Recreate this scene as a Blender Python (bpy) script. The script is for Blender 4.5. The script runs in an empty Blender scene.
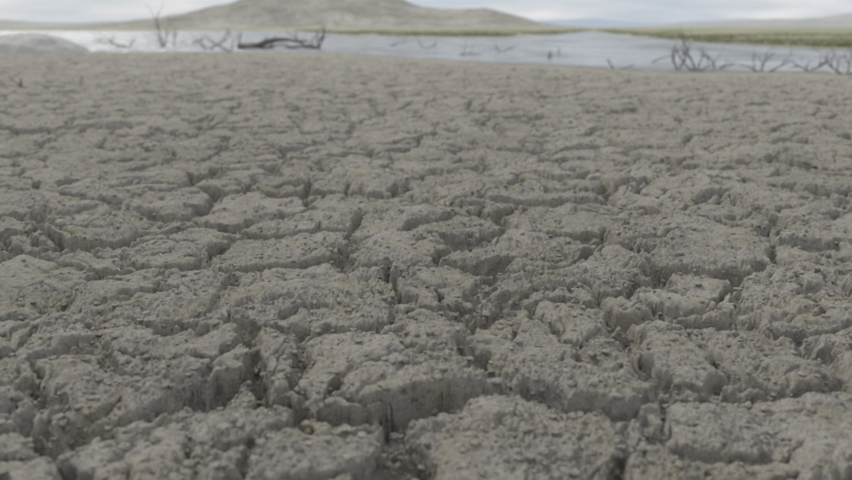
import bpy, math, random
import numpy as np
from mathutils import Vector
random.seed(4); RS=np.random.RandomState(11)
F=738.0; HC=0.6; WZ=-0.15
sc=bpy.context.scene
# ---------------------------------------------------------------- noise
TAB=RS.rand(256,256).astype(np.float32)*2*np.pi
GX=np.cos(TAB);GY=np.sin(TAB)
def perlin(x,y,s=0):
    x=x+s*17.31; y=y-s*9.77
    xf=np.floor(x);yf=np.floor(y)
    fx=(x-xf).astype(np.float32);fy=(y-yf).astype(np.float32)
    xi=(xf.astype(np.int64)+s*37)&255; yi=(yf.astype(np.int64)+s*91)&255
    x1=(xi+1)&255;y1=(yi+1)&255
    u=fx*fx*fx*(fx*(fx*6-15)+10);v=fy*fy*fy*(fy*(fy*6-15)+10)
    a=GX[xi,yi]*fx+GY[xi,yi]*fy
    b=GX[x1,yi]*(fx-1)+GY[x1,yi]*fy
    c=GX[xi,y1]*fx+GY[xi,y1]*(fy-1)
    d=GX[x1,y1]*(fx-1)+GY[x1,y1]*(fy-1)
    return ((a*(1-u)+b*u)*(1-v)+(c*(1-u)+d*u)*v)*1.5
JX=RS.rand(256,256).astype(np.float32);JY=RS.rand(256,256).astype(np.float32);JR=RS.rand(4,256,256).astype(np.float32)
def voronoi(x,y,size,s=0,jit=0.85):
    x=x/size+s*13.7;y=y/size+s*5.3
    xi=np.floor(x).astype(np.int64);yi=np.floor(y).astype(np.int64)
    best=np.full(x.shape,1e9,np.float32);bx=np.zeros_like(best);by=np.zeros_like(best)
    ci=np.zeros(x.shape,np.int64);cj=np.zeros(x.shape,np.int64)
    def pt(i,j):
        a=(i+s*31)&255;b=(j+s*57)&255
        return i+0.5+(JX[a,b]-0.5)*jit, j+0.5+(JY[a,b]-0.5)*jit
    for di in (-1,0,1):
        for dj in (-1,0,1):
            px,py=pt(xi+di,yi+dj)
            dx=(px-x).astype(np.float32);dy=(py-y).astype(np.float32)
            d=dx*dx+dy*dy
            m=d<best
            best=np.where(m,d,best);bx=np.where(m,dx,bx);by=np.where(m,dy,by)
            ci=np.where(m,xi+di,ci);cj=np.where(m,yi+dj,cj)
    ed=np.full(x.shape,1e9,np.float32)
    for di in (-2,-1,0,1,2):
        for dj in (-2,-1,0,1,2):
            if di==0 and dj==0: continue
            if abs(di)==2 and abs(dj)==2: continue
            px,py=pt(ci+di,cj+dj)
            dx=(px-x).astype(np.float32);dy=(py-y).astype(np.float32)
            ex=dx-bx;ey=dy-by
            l=np.sqrt(ex*ex+ey*ey)+1e-6
            dd=((dx+bx)*0.5*ex+(dy+by)*0.5*ey)/l
            ed=np.minimum(ed,dd)
    a=(ci+s*31)&255;b=(cj+s*57)&255
    return ed*size, -bx*size,-by*size, JR[:,a,b]
def sstep(a,b,x):
    t=np.clip((x-a)/(b-a),0,1);return t*t*(3-2*t)
# ---------------------------------------------------------------- terrain layout
SX=[-60,-25,-10.5,-6,-2.2,0.5,3.3,8.1,20,60]
SY=[30,26,24.5,24.3,23.2,18.2,14.6,13.3,13,13]
def near_shore(x): return np.interp(x,SX,SY)+0.25*np.sin(np.asarray(x)*0.9)+0.3*np.sin(np.asarray(x)*2.3+1)
FA=[-3,-1.2,-0.577,-0.3,-0.17,-0.10,0.03,0.10,0.165,0.20,0.218,0.245,0.30,0.37,0.577,1.2,3]
FD=[180,170,170,150,140,75,58,60,75,120,150,90,52,36,25,23,23]
def far_shore(t): return 1.0/np.interp(t,FA,1.0/np.array(FD))

def mud(x,y):
    wx=x+0.10*perlin(x/0.36,y/0.36,1)+0.036*perlin(x/0.11,y/0.11,2)+0.015*perlin(x/0.04,y/0.04,3)
    wy=y+0.10*perlin(x/0.36,y/0.36,4)+0.036*perlin(x/0.11,y/0.11,5)+0.015*perlin(x/0.04,y/0.04,6)
    dA,ax,ay,rA=voronoi(wx+0.45,wy+0.2,0.35,1,0.97)
    dB,bx,by,rB=voronoi(wx+0.7,wy,0.19,2,0.97)
    rag=0.008*perlin(x/0.03,y/0.03,7)+0.002*perlin(x/0.014,y/0.014,8)
    n1=perlin(x/0.6,y/0.6,9); n2=perlin(x/0.33,y/0.33,10); n3=perlin(x/0.16,y/0.16,12)
    wA=np.clip(0.0065+0.013*n1+0.013*n3,-0.008,0.021)
    dAr=dA+rag
    crA=(1-sstep(0,0.019,dAr-wA))*sstep(-0.008,0.001,wA)
    depA=np.clip(0.025+wA*1.3,0.012,0.049)
    h=-depA*crA
    # eroded, rounded plate shoulders
    shA=0.45+0.55*sstep(-0.3,0.4,perlin(x/0.14,y/0.14,25))
    h-=0.018*np.exp(-np.maximum(dAr-wA,0)/0.032)*shA*sstep(-0.010,0.006,wA)
    wB=np.clip(-0.0005+0.012*n2+0.011*(rA[0]-0.58),-0.012,0.008)
    crB=(1-sstep(0,0.014,dB+rag-wB))*sstep(-0.007,0.003,wB)
    h-=0.020*crB*(1-crA)
    h-=0.010*np.exp(-np.maximum(dB+rag-wB,0)/0.022)*sstep(-0.013,0.006,wB)
    # hairline cracks
    dC,_,_,rC=voronoi(wx,wy+0.1,0.085,3,0.95)
    wC=np.clip(0.0004+0.0045*perlin(x/0.16,y/0.16,13),-0.004,0.003)
    crC=(1-sstep(0,0.006,dC+rag*0.5-wC))*sstep(-0.001,0.002,wC)
    h-=0.008*crC
    crk=np.clip(crA+crB,0,1)
    # plates : own level and tilt
    h+=(rA[1]-0.5)*0.016*(1-crA)+((rA[2]-0.5)*ax+(rA[3]-0.5)*ay)*0.09*(1-crA)
    h+=((rB[1]-0.5)*0.010+((rB[2]-0.5)*bx+(rB[3]-0.5)*by)*0.065)*sstep(-0.012,0.002,wB)
    # lumpy top
    h+=0.013*perlin(x/0.13,y/0.13,14)+0.0075*perlin(x/0.052,y/0.052,15)
    patch=0.4+0.6*sstep(-0.3,0.3,perlin(x/0.2,y/0.2,20))
    edge=np.exp(-np.maximum(dAr-wA,0)/0.04)
    pe=np.clip(patch+0.5*edge,0,1.3)
    g=np.abs(perlin(x/0.027,y/0.027,16));h+=0.0080*(0.3-g)*pe
    g=np.abs(perlin(x/0.0125,y/0.0125,17));h+=0.0056*(0.3-g)*pe
    h+=0.0030*perlin(x/0.006,y/0.006,18)*pe
    # rubble in crack bottoms
    h+=0.014*crk*perlin(x/0.034,y/0.034,19)+0.007*crk*perlin(x/0.017,y/0.017,26)
    h+=0.012*perlin(x/0.27,y/0.27,27)+0.026*perlin(x/0.9,y/0.9,21)+0.03*perlin(x/2.7,y/2.7,22)
    tint=0.5+0.28*perlin(x/0.4,y/0.4,23)+0.30*(rA[2]-0.5)+0.15*(rB[3]-0.5)
    return h,np.clip(tint,0,1),patch,crk

# radii / angles
rr=[0.0,0.25,0.32,0.4,0.47,0.54,0.6,0.65]
r=0.7
while r<25:
    rr.append(r); r+=min(max(0.0026*r,0.0019),0.035)
while r<9000:
    rr.append(r); r*=1.035
rr=np.array(rr)
dense=np.radians(np.linspace(-40,40,1300))
step=[40]; a=40.0;st=0.06
while a<180:
    st=min(st*1.12,1.3); a+=st
    if a<180: step.append(a)
step=np.radians(np.array(step[1:]))
ang=np.concatenate([-step[::-1],dense,step])
NA=len(ang);NR=len(rr)
R,A=np.meshgrid(rr[1:],ang,indexing='ij')
X=(R*np.sin(A));Y=(R*np.cos(A))
Z=np.zeros(X.shape,np.float32);T=np.full(X.shape,0.5,np.float32)
OX=np.zeros(X.shape,np.float32);OY=np.zeros(X.shape,np.float32)
ns=near_shore(X);
nearm=int(np.searchsorted(rr[1:],27))
for k in range(0,nearm,150):
    s=slice(k,min(k+150,nearm))
    h,t,p,c=mud(X[s],Y[s])
    sh=ns[s]-Y[s]
    h=h*(0.12+0.88*sstep(0.4,4.5,sh))
    Z[s]=h;T[s]=t
    # crumbled crack walls: push sideways as a function of depth
    if rr[k+1]<4:
        zz=h.astype(np.float64)
        wall=np.clip(4*c*(1-c),0,1)*sstep(0,1,(4-R[s])/2)*(np.abs(A[s])<0.72)
        OX[s]=wall*(0.004*perlin(X[s]/0.03+zz/0.03,Y[s]/0.03-zz/0.013,50)+0.0035*perlin(X[s]/0.018,zz/0.008+Y[s]/0.02,51))
        OY[s]=wall*(0.004*perlin(X[s]/0.03-zz/0.014,Y[s]/0.03+zz/0.02,52)+0.0035*perlin(X[s]/0.018+3,zz/0.008+Y[s]/0.02,53))
del R,A
# macro profile
sh=ns-Y   # >0 = on the mud flat
slope=np.where(sh>0,-0.15*(1-sstep(0,9,sh)),-0.15-0.06*np.minimum(-sh,12))
tt=np.where(Y>0.5,X/np.maximum(Y,0.5),np.sign(X)*3)
fs=far_shore(tt)+3*perlin(X/9,Y/9,30)
far=Y-fs
landz=-0.15+0.45*sstep(0,40,far)+0.12*perlin(X/14,Y/14,31)*sstep(0,25,far)
infar=(Y>20)&(far>-8)&(ns-Y<-5)
z2=slope.copy()
z2=np.where(infar,np.where(far>0,np.maximum(landz,-0.13),-0.15+0.05*far),z2)
Z+=z2.astype(np.float32)
G=np.where(infar&(far>0),sstep(0,2.5,far),0).astype(np.float32)
W=(1-sstep(0.0,2.2,sh)).astype(np.float32)*(1-G)
NV=1+X.size
co=np.zeros((NV,3),np.float32)
co[1:,0]=(X+OX).ravel();co[1:,1]=(Y+OY).ravel();co[1:,2]=Z.ravel()
i=np.arange(NR-2)[:,None];j=np.arange(NA)[None,:];j2=(j+1)%NA
q=np.stack([1+i*NA+j,1+(i+1)*NA+j,1+(i+1)*NA+j2,1+i*NA+j2],-1).reshape(-1,4)
jj=np.arange(NA);tri=np.stack([np.zeros(NA,int),1+jj,1+(jj+1)%NA],-1)
me=bpy.data.meshes.new("cracked_mud_ground")
me.vertices.add(NV);me.vertices.foreach_set("co",co.ravel())
nl=q.size+tri.size
me.loops.add(nl)
me.loops.foreach_set("vertex_index",np.concatenate([q.ravel(),tri.ravel()]).astype(np.int32))
npoly=len(q)+len(tri)
me.polygons.add(npoly)
ls=np.concatenate([np.arange(len(q))*4,len(q)*4+np.arange(len(tri))*3]).astype(np.int32)
me.polygons.foreach_set("loop_start",ls)
me.update(calc_edges=True)
me.polygons.foreach_set("use_smooth",np.ones(npoly,bool))
if me.polygons[5000].normal.z<0: me.flip_normals()
def addattr(n,arr,d):
    at=me.attributes.new(n,'FLOAT','POINT')
    v=np.full(NV,d,np.float32);v[1:]=arr.ravel();at.data.foreach_set("value",v)
addattr("tint",T,0.5);addattr("grass",G,0);addattr("wet",W,0)
ground=bpy.data.objects.new("cracked_mud_ground",me);sc.collection.objects.link(ground)
print("verts",NV,"normal z",me.polygons[5000].normal.z)

# ---------------------------------------------------------------- materials
def newmat(n):
    m=bpy.data.materials.new(n);m.use_nodes=True
    nt=m.node_tree;nt.nodes.clear()
    o=nt.nodes.new('ShaderNodeOutputMaterial');b=nt.nodes.new('ShaderNodeBsdfPrincipled')
    nt.links.new(b.outputs[0],o.inputs[0]);return m,nt,b
def N(nt,t,**k):
    n=nt.nodes.new(t)
    for a,v in k.items():setattr(n,a,v)
    return n
def noise(nt,scale,detail=4,rough=0.6,vec=None):
    n=N(nt,'ShaderNodeTexNoise');n.inputs['Scale'].default_value=scale;n.inputs['Detail'].default_value=detail;n.inputs['Roughness'].default_value=rough
    if vec is not None:nt.links.new(vec,n.inputs['Vector'])
    return n.outputs['Fac']
def ramp(nt,fac,stops):
    r=N(nt,'ShaderNodeValToRGB');e=r.color_ramp.elements
    while len(e)<len(stops):e.new(0.5)
    for el,(p,c) in zip(e,stops):
        el.position=p;el.color=(*c,1) if len(c)==3 else c
    nt.links.new(fac,r.inputs[0]);return r.outputs[0]
def mix(nt,f,a,b,mode='MIX'):
    m=N(nt,'ShaderNodeMix',data_type='RGBA',blend_type=mode)
    for i,v in ((0,f),(6,a),(7,b)):
        if hasattr(v,'is_linked'):nt.links.new(v,m.inputs[i])
        else:m.inputs[i].default_value=v if i==0 else (*v,1)
    return m.outputs[2]
def attr(nt,n):
    a=N(nt,'ShaderNodeAttribute');a.attribute_name=n;return a.outputs['Fac']

m,nt,b=newmat("dry_mud")
pos=N(nt,'ShaderNodeNewGeometry').outputs['Position']
base=ramp(nt,attr(nt,"tint"),[(0.1,(0.350,0.324,0.282)),(0.5,(0.410,0.381,0.333)),(0.9,(0.475,0.443,0.390))])
n_f=noise(nt,60,4,0.78,pos)
base=mix(nt,1.0,base,ramp(nt,n_f,[(0.3,(0.66,0.65,0.63)),(0.5,(1,1,1)),(0.70,(1.27,1.27,1.26))]),'MULTIPLY')
n_o=noise(nt,8,4,0.65,pos)
base=mix(nt,ramp(nt,n_o,[(0.47,(0,0,0)),(0.67,(0.7,0.7,0.7))]),base,(0.405,0.362,0.262))
wetc=mix(nt,attr(nt,"wet"),base,(0.27,0.25,0.215))
gn=noise(nt,0.12,4,0.65,pos)
gcol=ramp(nt,gn,[(0.35,(0.23,0.245,0.14)),(0.5,(0.31,0.31,0.195)),(0.62,(0.42,0.385,0.30))])
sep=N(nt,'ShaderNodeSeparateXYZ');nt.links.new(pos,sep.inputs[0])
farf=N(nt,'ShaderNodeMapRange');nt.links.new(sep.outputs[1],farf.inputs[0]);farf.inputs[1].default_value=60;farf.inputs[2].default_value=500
gcol=mix(nt,farf.outputs[0],gcol,(0.41,0.41,0.36))  # distance haze painted in: far grass blends to a pale tone
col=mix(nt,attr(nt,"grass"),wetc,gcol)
nt.links.new(col,b.inputs['Base Color'])
b.inputs['Roughness'].default_value=0.95;b.inputs['Specular IOR Level'].default_value=0.1
bm1=N(nt,'ShaderNodeBump');bm1.inputs['Distance'].default_value=0.012;bm1.inputs['Strength'].default_value=1.0
nt.links.new(noise(nt,130,4,0.8,pos),bm1.inputs['Height'])
nt.links.new(bm1.outputs[0],b.inputs['Normal'])
me.materials.append(m);MUD=m

# water
m,nt,b=newmat("lake_water")
pos=N(nt,'ShaderNodeNewGeometry').outputs['Position']
mp=N(nt,'ShaderNodeMapping');nt.links.new(pos,mp.inputs[0]);mp.inputs['Scale'].default_value=(0.22,0.42,1)
mp2=N(nt,'ShaderNodeMapping');nt.links.new(pos,mp2.inputs[0]);mp2.inputs['Scale'].default_value=(0.25,0.12,1)
nt.links.new(ramp(nt,noise(nt,1.0,4,0.6,mp2.outputs[0]),[(0.38,(0.20,0.205,0.20)),(0.62,(0.36,0.38,0.39))]),b.inputs['Base Color'])
nt.links.new(ramp(nt,noise(nt,1.0,3,0.6,mp2.outputs[0]),[(0.40,(0.32,0.32,0.32)),(0.60,(0.06,0.06,0.06))]),b.inputs['Roughness'])
b.inputs['IOR'].default_value=1.33
bp=N(nt,'ShaderNodeBump');bp.inputs['Distance'].default_value=0.9;bp.inputs['Strength'].default_value=1.0
nt.links.new(noise(nt,1.3,4,0.62,mp.outputs[0]),bp.inputs['Height']);nt.links.new(bp.outputs[0],b.inputs['Normal'])
WAT=m
xs=np.concatenate([[-3000,-600,-120],np.linspace(-60,60,241),[120,600,3000]])
v=[];f=[]
for x in xs:
    v.append((x,float(near_shore(x))-0.5,WZ));v.append((x,60,WZ));v.append((x*1.0,3000,WZ))
for k in range(len(xs)-1):
    a=k*3
    f+= [(a,a+3,a+4,a+1),(a+1,a+4,a+5,a+2)]
wm=bpy.data.meshes.new("lake_water");wm.from_pydata(v,[],f);wm.materials.append(WAT)
sc.collection.objects.link(bpy.data.objects.new("lake_water",wm))

# ---------------------------------------------------------------- hills (world metres)
def hillmat(n,c1,c2,c3,s):
    m,nt,b=newmat(n);pos=N(nt,'ShaderNodeNewGeometry').outputs['Position']
    c=ramp(nt,noise(nt,s,8,0.68,pos),[(0.36,c1),(0.5,c2),(0.64,c3)])
    c=mix(nt,ramp(nt,noise(nt,s*7,3,0.6,pos),[(0.50,(0,0,0)),(0.60,(0.7,0.7,0.7))]),c,c1)
    nt.links.new(c,b.inputs['Base Color']);b.inputs['Roughness'].default_value=1;b.inputs['Specular IOR Level'].default_value=0
    return m
def hill(name,dist,prof,depth,mat,seed,rough=0.1):
    """prof: list of (x metres, crest height metres)"""
    px=np.array([p[0] for p in prof],float);pz=np.array([p[1] for p in prof],float)
    nx,ny=260,50
    xs=np.linspace(px[0],px[-1],nx);us=np.linspace(-1,1,ny)
    XX,UU=np.meshgrid(xs,us,indexing='ij')
    YY=dist+UU*depth
    cr=np.interp(XX+0.03*depth*perlin(XX/depth*3,YY/depth*3,seed),px,pz)
    sh=np.cos(np.clip(np.abs(UU),0,1)*np.pi/2)**1.3
    L=max(pz)*2.2
    nz=perlin(XX/L,YY/L,seed+1)*0.6+perlin(XX/L*2.7,YY/L*2.7,seed+2)*0.35+perlin(XX/L*7,YY/L*7,seed+3)*0.14
    ZZ=cr*sh*(1+rough*2*nz*np.minimum(1,1.6*np.abs(UU)+0.35))-0.5
    co=np.stack([XX,YY,ZZ],-1).reshape(-1,3)
    i=np.arange(nx-1)[:,None];j=np.arange(ny-1)[None,:]
    q=np.stack([i*ny+j,(i+1)*ny+j,(i+1)*ny+j+1,i*ny+j+1],-1).reshape(-1,4)
    me=bpy.data.meshes.new(name);me.from_pydata(co.tolist(),[],q.tolist())
    me.polygons.foreach_set("use_smooth",np.ones(len(q),bool));me.materials.append(mat)
    o=bpy.data.objects.new(name,me);sc.collection.objects.link(o);return o
def pr(dist,lst):  # survey angles -> metres
    return [((a-426)/F*dist,(27-e)/F*dist+0.6) for a,e in lst]
hm=hillmat("dry_hillside",(0.26,0.255,0.22),(0.39,0.365,0.32),(0.49,0.455,0.40),0.02)  # dry tan slopes, base colours lightened to paint in haze
hm2=hillmat("haze_tinted_hillside",(0.38,0.39,0.375),(0.45,0.445,0.415),(0.52,0.50,0.46),0.008)  # stronger haze painted into the paler base colours
hm3=hillmat("distant_mountain",(0.42,0.48,0.54),(0.45,0.51,0.57),(0.48,0.53,0.59),0.001)  # bluish aerial haze put into the mountain's base colour
hill("hill",900,pr(900,[(150,27),(180,20),(215,13),(250,5),(280,-3),(310,-8),(360,-8),(395,-3),(415,5),(440,10),(480,11),(505,16),(530,22),(560,27)]),260,hm,40,0.2)
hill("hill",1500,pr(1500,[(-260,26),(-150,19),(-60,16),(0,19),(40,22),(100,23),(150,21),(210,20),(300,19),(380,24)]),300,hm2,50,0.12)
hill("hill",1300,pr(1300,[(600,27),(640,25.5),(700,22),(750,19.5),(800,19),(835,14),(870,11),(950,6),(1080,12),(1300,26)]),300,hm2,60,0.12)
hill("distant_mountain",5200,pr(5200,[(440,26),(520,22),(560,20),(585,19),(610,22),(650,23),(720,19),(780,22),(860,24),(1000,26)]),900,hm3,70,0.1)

# ---------------------------------------------------------------- mud mound by the shore
def groundz(x,y):
    X=np.array([[x]],float);Y=np.array([[y]],float)
    h=mud(X,Y)[0][0,0];s=float(near_shore(x))-y
    h*=0.12+0.88*float(sstep(0.4,4.5,np.array(s)))
    sl=-0.15*(1-float(sstep(0,9,np.array(s)))) if s>0 else -0.15-0.06*min(-s,12)
    return float(h+sl)
nx,ny=150,90
th=np.linspace(0,2*np.pi,nx,endpoint=False);rad=np.linspace(0,1,ny)
RR,TH=np.meshgrid(rad,th,indexing='ij')
XX=RR*np.cos(TH)*1.9;YY=RR*np.sin(TH)*1.4
ZZ=0.62*(1-RR**3.4)*(1+0.15*perlin(XX/0.9,YY/0.9,80))+0.05*perlin(XX/0.35,YY/0.35,81)+0.02*perlin(XX/0.1,YY/0.1,82)-0.22
co=np.stack([XX-10.9,YY+20.6,ZZ],-1).reshape(-1,3)
i=np.arange(ny-1)[:,None];j=np.arange(nx)[None,:];j2=(j+1)%nx
q=np.stack([i*nx+j,(i+1)*nx+j,(i+1)*nx+j2,i*nx+j2],-1).reshape(-1,4)
mm=bpy.data.meshes.new("mud_mound");mm.from_pydata(co.tolist(),[],q.tolist())
mm.polygons.foreach_set("use_smooth",np.ones(len(q),bool))
m,nt,b=newmat("mound_mud");pos=N(nt,'ShaderNodeNewGeometry').outputs['Position']
nt.links.new(ramp(nt,noise(nt,5,6,0.65,pos),[(0.3,(0.42,0.405,0.37)),(0.7,(0.56,0.54,0.50))]),b.inputs['Base Color']);b.inputs['Roughness'].default_value=0.95
mm.materials.append(m)
sc.collection.objects.link(bpy.data.objects.new("mud_mound",mm))

# ---------------------------------------------------------------- driftwood
m,nt,b=newmat("weathered_wood");pos=N(nt,'ShaderNodeNewGeometry').outputs['Position']
nt.links.new(ramp(nt,noise(nt,14,6,0.7,pos),[(0.3,(0.11,0.10,0.088)),(0.55,(0.20,0.18,0.16)),(0.75,(0.30,0.28,0.25))]),b.inputs['Base Color']);b.inputs['Roughness'].default_value=0.9
WOOD=m
def tube(V,Fc,pts,rads,n=7):
    b0=len(V)
    for k,p in enumerate(pts):
        d=(pts[min(k+1,len(pts)-1)]-pts[max(k-1,0)]).normalized()
        u=d.cross(Vector((0.3,0.2,1))).normalized()
        if u.length<0.1:u=Vector((1,0,0))
        w=d.cross(u)
        for s in range(n):
            t=2*math.pi*s/n
            rr_=rads[k]*(1+0.2*math.sin(3*t+k))
            V.append(p+u*math.cos(t)*rr_+w*math.sin(t)*rr_)
    for k in range(len(pts)-1):
        for s in range(n):
            a=b0+k*n+s;c=b0+k*n+(s+1)%n
            Fc.append((a,c,c+n,a+n))
    Fc.append(tuple(b0+s for s in range(n))[::-1]);Fc.append(tuple(b0+(len(pts)-1)*n+s for s in range(n)))
def limb(V,Fc,p,d,L,r,depth,rng,grav=0.0,kids=3):
    n=7;pts=[p.copy()];rads=[r];d=d.normalized()
    for k in range(n):
        d=(d+Vector((rng.uniform(-1,1),rng.uniform(-1,1),rng.uniform(-1,1)))*0.24+Vector((0,0,grav))).normalized()
        p=p+d*L/n;pts.append(p.copy());rads.append(r*(1-0.8*(k+1)/n)+0.0015)
        if depth>0 and k>=1 and rng.random()<kids/n*1.3:
            dd=(d+Vector((rng.uniform(-1,1),rng.uniform(-1,1),rng.uniform(-0.3,1)))*0.9).normalized()
            limb(V,Fc,p,dd,L*rng.uniform(0.35,0.6),rads[-1]*0.65,depth-1,rng,grav,kids)
    tube(V,Fc,pts,rads)
def drift(name,x,y,z,limbs,seed,rs=1.0):
    rng=random.Random(seed);V=[];Fc=[]
    for (dx,dy,dz,L,r,dep,grav) in limbs:
        limb(V,Fc,Vector((rng.uniform(-.05,.05),rng.uniform(-.05,.05),0)),Vector((dx,dy,dz)),L,r*rs,dep,rng,grav)
    me=bpy.data.meshes.new(name);me.from_pydata([tuple(v) for v in V],[],Fc)
    me.polygons.foreach_set("use_smooth",np.ones(len(Fc),bool));me.materials.append(WOOD)
    o=bpy.data.objects.new(name,me);o.location=(x,y,z);sc.collection.objects.link(o)
def wpos(px,py):
    d=(HC-WZ)*F/(py-27);return (px-426)/F*d,d
def D(px,py,limbs,seed,name="driftwood_branch",dz=-0.03):
    x,y=wpos(px,py);drift(name,x,y,WZ+dz,limbs,seed,1.0 if px<400 else 0.72)
# big log + roots
D(245,47,[(1,0.1,0.02,2.6,0.14,0,0),(1,-0.1,0.12,2.6,0.07,2,0.0),(0.2,0,1,0.6,0.03,1,0)],1,"driftwood_log",0.05)
D(322,47,[(-1,0.1,0.25,1.3,0.07,2,0),(0.6,0,0.5,0.8,0.04,2,0),(-0.2,0,1,0.6,0.03,1,0)],2,"driftwood_log")
D(268,46,[(0.8,0,0.35,1.0,0.05,2,0),(-0.6,0,0.5,0.6,0.03,2,0)],61)
D(172,45,[(0.05,0,1,1.45,0.03,1,0.03),(0.3,0,0.9,0.9,0.025,2,0),(-0.4,0,0.7,0.7,0.02,1,0)],3)
D(182,44,[(0.4,0,1,0.8,0.02,1,0.0),(-0.3,0,1,0.6,0.02,1,0)],4)
D(198,42,[(0.7,0,0.4,0.9,0.03,2,0),(-0.8,0,0.2,0.7,0.02,1,0)],62)
D(215,47,[(0.8,0,0.5,0.9,0.03,2,0),(-0.7,0,0.4,0.7,0.025,1,0)],5)
D(236,50,[(0.2,0,1,0.6,0.02,1,0),(-0.8,0,0.2,0.8,0.03,1,0)],6)
D(140,46,[(-0.8,0,0.25,1.0,0.03,1,0),(0.2,0,1,0.4,0.015,1,0)],7)
D(120,43,[(-0.8,0,0.2,0.8,0.03,1,0),(0.5,0,0.6,0.5,0.02,1,0)],40)
D(350,50,[(0.9,0,0.3,0.6,0.025,1,0)],8)
D(390,44,[(0.9,0,0.2,0.8,0.03,1,0)],41)
D(425,47,[(0.7,0,0.6,0.5,0.02,2,0),(-0.5,0,0.6,0.5,0.02,1,0)],9)
D(455,53,[(0.9,0,0.2,0.7,0.02,1,0)],10)
D(500,50,[(0.6,0,0.6,0.45,0.02,1,0),(-0.9,0,0.2,0.5,0.02,1,0)],11)
D(545,56,[(0.1,0,1,0.22,0.035,1,0),(0.5,0,0.7,0.18,0.02,1,0)],12,"tree_stump")
D(555,52,[(0.2,0,1,0.2,0.03,1,0)],13,"tree_stump")
D(612,66,[(-0.5,0,0.7,0.28,0.02,1,0.02),(0.8,0,0.25,0.4,0.02,1,0)],14)
D(640,60,[(0.8,0,0.15,0.6,0.02,1,0)],15)
D(690,68,[(-0.35,0.1,1,0.55,0.025,2,0.0),(0.3,0,1,0.5,0.02,2,0.0),(-0.9,0,0.5,0.6,0.02,2,0),(0.9,0,0.35,0.5,0.02,2,0)],16)
D(672,67,[(-0.6,0,0.7,0.45,0.02,2,0),(0.3,0,0.6,0.35,0.02,2,0)],17)
D(708,66,[(-0.4,0,0.7,0.4,0.02,2,0),(0.7,0,0.4,0.4,0.02,2,0)],63)
D(755,69,[(0.2,0,1,0.4,0.02,2,0),(0.9,0,0.3,0.6,0.02,2,0),(-0.8,0,0.4,0.5,0.02,2,0)],18)
D(800,68,[(0.7,0,0.7,0.5,0.02,2,0),(-0.7,0,0.5,0.4,0.02,2,0)],19)
D(835,72,[(0.2,0,1,0.5,0.02,2,0),(-0.7,0,0.6,0.5,0.02,2,0),(0.9,0,0.5,0.5,0.02,2,0)],20)
D(780,58,[(0.9,0,0.3,0.7,0.02,1,0)],44)
D(900,72,[(0.4,0,1,0.5,0.02,2,0),(-0.7,0,0.5,0.5,0.02,2,0)],22)
# twig lying on the mud, left
x,y=-4.1,7.6
drift("driftwood_twig",x,y,groundz(x,y)+0.01,[(0.3,0.2,0.7,0.10,0.006,1,0),(-0.8,0.1,0.2,0.16,0.006,1,0)],30)

# ---------------------------------------------------------------- shore grass mass
m,nt,b=newmat("shore_grass_blades");pos=N(nt,'ShaderNodeNewGeometry').outputs['Position']
nt.links.new(ramp(nt,noise(nt,0.2,4,0.6,pos),[(0.35,(0.27,0.285,0.16)),(0.5,(0.36,0.36,0.22)),(0.62,(0.46,0.42,0.33))]),b.inputs['Base Color']);b.inputs['Roughness'].default_value=0.9
V=[];Fc=[];rng=random.Random(5)
cnt=0
while cnt<8000:
    t=rng.uniform(-0.7,0.75);fsd=float(far_shore(t))
    if fsd>140:continue
    y=fsd+abs(rng.gauss(0,1))*12+2;x=t*y
    if rng.random()>62/ y and rng.random()>0.4:continue
    if math.sin(x*0.55)+math.sin(x*0.23+y*0.31)+math.sin(y*0.4)<-0.3:
        cnt+=0.3
        continue
    cnt+=1
    hh=rng.uniform(0.07,0.2);z0=-0.12+0.3*min(1,(y-fsd)/40)
    for k in range(5):
        a=rng.uniform(0,6.28);w=rng.uniform(0.03,0.08);ox=x+rng.gauss(0,.12);oy=y+rng.gauss(0,.12)
        b0=len(V);lx=rng.gauss(0,.1);ly=rng.gauss(0,.1)
        V+= [(ox-w*math.cos(a),oy-w*math.sin(a),z0),(ox+w*math.cos(a),oy+w*math.sin(a),z0),(ox+lx,oy+ly,z0+hh)]
        Fc.append((b0,b0+1,b0+2))
gm=bpy.data.meshes.new("shore_grass");gm.from_pydata(V,[],Fc);gm.materials.append(m)
sc.collection.objects.link(bpy.data.objects.new("shore_grass",gm))

# ---------------------------------------------------------------- crumbs + straw (mass objects)
rng=np.random.RandomState(3)
n=42000
t=rng.uniform(-0.72,0.72,n);d=0.75*np.exp(rng.rand(n)*math.log(6/0.75))
cx=np.tan(t)*d;cy=d
def gz(xa,ya):
    h=mud(xa[:,None],ya[:,None])[0][:,0];s=near_shore(xa)-ya
    return h*(0.12+0.88*sstep(0.4,4.5,s))-0.15*(1-sstep(0,9,s))
hh=mud(cx[:,None],cy[:,None]);keep=rng.rand(n)<(0.22+0.9*hh[3][:,0]+0.3*(hh[2][:,0]-0.35))
cx=cx[keep];cy=cy[keep];n=len(cx)
cz=gz(cx,cy)
ico=[(0,0,1),(0.89,0,.45),(.28,.85,.45),(-.72,.53,.45),(-.72,-.53,.45),(.28,-.85,.45),(.72,.53,-.45),(-.28,.85,-.45),(-.89,0,-.45),(-.28,-.85,-.45),(.72,-.53,-.45),(0,0,-1)]
icf=[(0,1,2),(0,2,3),(0,3,4),(0,4,5),(0,5,1),(1,6,2),(2,7,3),(3,8,4),(4,9,5),(5,10,1),(6,7,2),(7,8,3),(8,9,4),(9,10,5),(10,6,1),(7,6,11),(8,7,11),(9,8,11),(10,9,11),(6,10,11)]
ico=np.array(ico);icf=np.array(icf)
sz=0.0018+0.0065*rng.rand(n)**3.5
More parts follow.
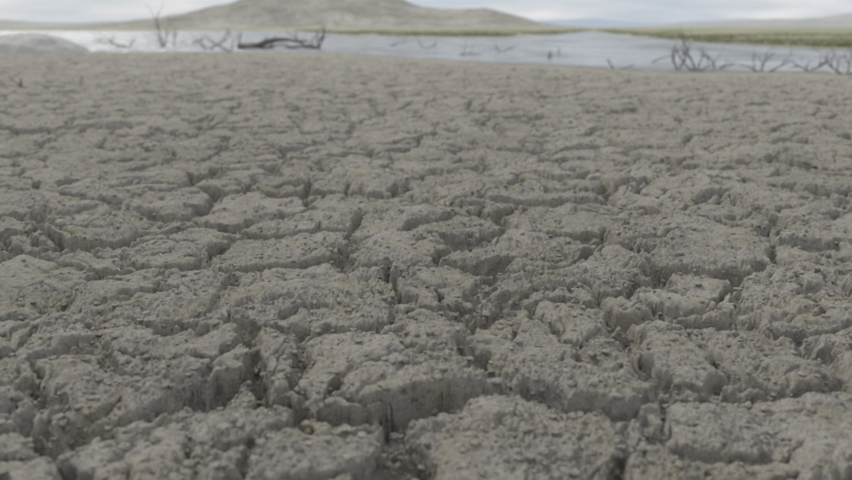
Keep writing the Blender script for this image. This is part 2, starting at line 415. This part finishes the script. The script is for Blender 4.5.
vv=ico[None]*(1+0.6*(rng.rand(n,12,1)-0.5))*sz[:,None,None]*np.stack([0.8+.6*rng.rand(n),0.8+.6*rng.rand(n),0.6+.3*rng.rand(n)],-1)[:,None,:]
vv+=np.stack([cx,cy,cz+sz*0.15],-1)[:,None,:]
ff=(icf[None]+np.arange(n)[:,None,None]*12).reshape(-1,3)
cm=bpy.data.meshes.new("mud_crumbs");cm.from_pydata(vv.reshape(-1,3).tolist(),[],ff.tolist())
cm.materials.append(MUD)
for nme,dv_ in (("tint",0.6),("grass",0),("wet",0)):
    at=cm.attributes.new(nme,'FLOAT','POINT');at.data.foreach_set("value",np.full(n*12,dv_,np.float32))
sc.collection.objects.link(bpy.data.objects.new("mud_crumbs",cm))
# straw
V=[];Fc=[];r2=random.Random(8)
pts=[]
for c in range(26):
    d=1.8*math.exp(r2.random()*math.log(7/1.8));tx=r2.uniform(-0.6,0.6);k=r2.choice([1,1,2,4,7])
    for _ in range(k):pts.append((tx*d+r2.gauss(0,.03),d+r2.gauss(0,.04)))
pa=np.array(pts);pz=gz(pa[:,0],pa[:,1])
for (x,y),z in zip(pts,pz):
    L=r2.uniform(0.010,0.035);a=r2.uniform(0,3.14);p=Vector((x,y,z+0.004));dv=Vector((math.cos(a),math.sin(a),r2.uniform(-.1,.45)))
    P_=[p+dv*L*s+Vector((0,0,-0.25*L*s*s)) for s in (0,.33,.66,1)]
    tube(V,Fc,P_,[0.0009,0.0011,0.0010,0.0005],5)
sm=bpy.data.meshes.new("dry_straw");sm.from_pydata([tuple(v) for v in V],[],Fc)
m,nt,b=newmat("straw");b.inputs['Base Color'].default_value=(0.62,0.58,0.48,1);b.inputs['Roughness'].default_value=0.8
sm.materials.append(m);sc.collection.objects.link(bpy.data.objects.new("dry_straw",sm))

# ---------------------------------------------------------------- sky + sun
SE=math.radians(42);SAZ=math.radians(-35)   # azimuth from +Y, negative = left
w=bpy.data.worlds.new("World");sc.world=w;w.use_nodes=True;nt=w.node_tree;nt.nodes.clear()
out=N(nt,'ShaderNodeOutputWorld');bg=N(nt,'ShaderNodeBackground');nt.links.new(bg.outputs[0],out.inputs[0])
sky=N(nt,'ShaderNodeTexSky',sky_type='NISHITA');sky.sun_disc=False;sky.sun_elevation=SE;sky.sun_rotation=SAZ;sky.dust_density=2.5
tc=N(nt,'ShaderNodeTexCoord').outputs['Generated']
mp=N(nt,'ShaderNodeMapping');nt.links.new(tc,mp.inputs[0]);mp.inputs['Scale'].default_value=(2.2,2.2,16)
cf=noise(nt,2.4,6,0.55,mp.outputs[0])
cl=ramp(nt,cf,[(0.40,(5.6,6.3,7.1)),(0.55,(7.0,7.3,7.8)),(0.68,(8.5,8.6,8.8))])
nt.links.new(mix(nt,0.88,sky.outputs[0],cl),bg.inputs[0]);bg.inputs[1].default_value=0.1
L=bpy.data.lights.new("sun","SUN");L.energy=2.0;L.angle=math.radians(10);L.color=(1,0.96,0.9)
so=bpy.data.objects.new("sun",L);sc.collection.objects.link(so)
sd=Vector((math.sin(SAZ)*math.cos(SE),math.cos(SAZ)*math.cos(SE),math.sin(SE)))
so.rotation_euler=(-sd).to_track_quat('-Z','Y').to_euler()
# ---------------------------------------------------------------- camera
cam=bpy.data.cameras.new("camera");co_=bpy.data.objects.new("camera",cam);sc.collection.objects.link(co_)
cam.sensor_width=36;cam.lens=36*F/852;cam.clip_start=0.02;cam.clip_end=20000
co_.location=(0,0,HC);co_.rotation_euler=(math.radians(90)-math.atan(213/F),0,0)
cam.dof.use_dof=True;cam.dof.focus_distance=1.85;cam.dof.aperture_fstop=2.6
sc.camera=co_
sc.view_settings.view_transform='Standard';sc.view_settings.look='None';sc.view_settings.exposure=0
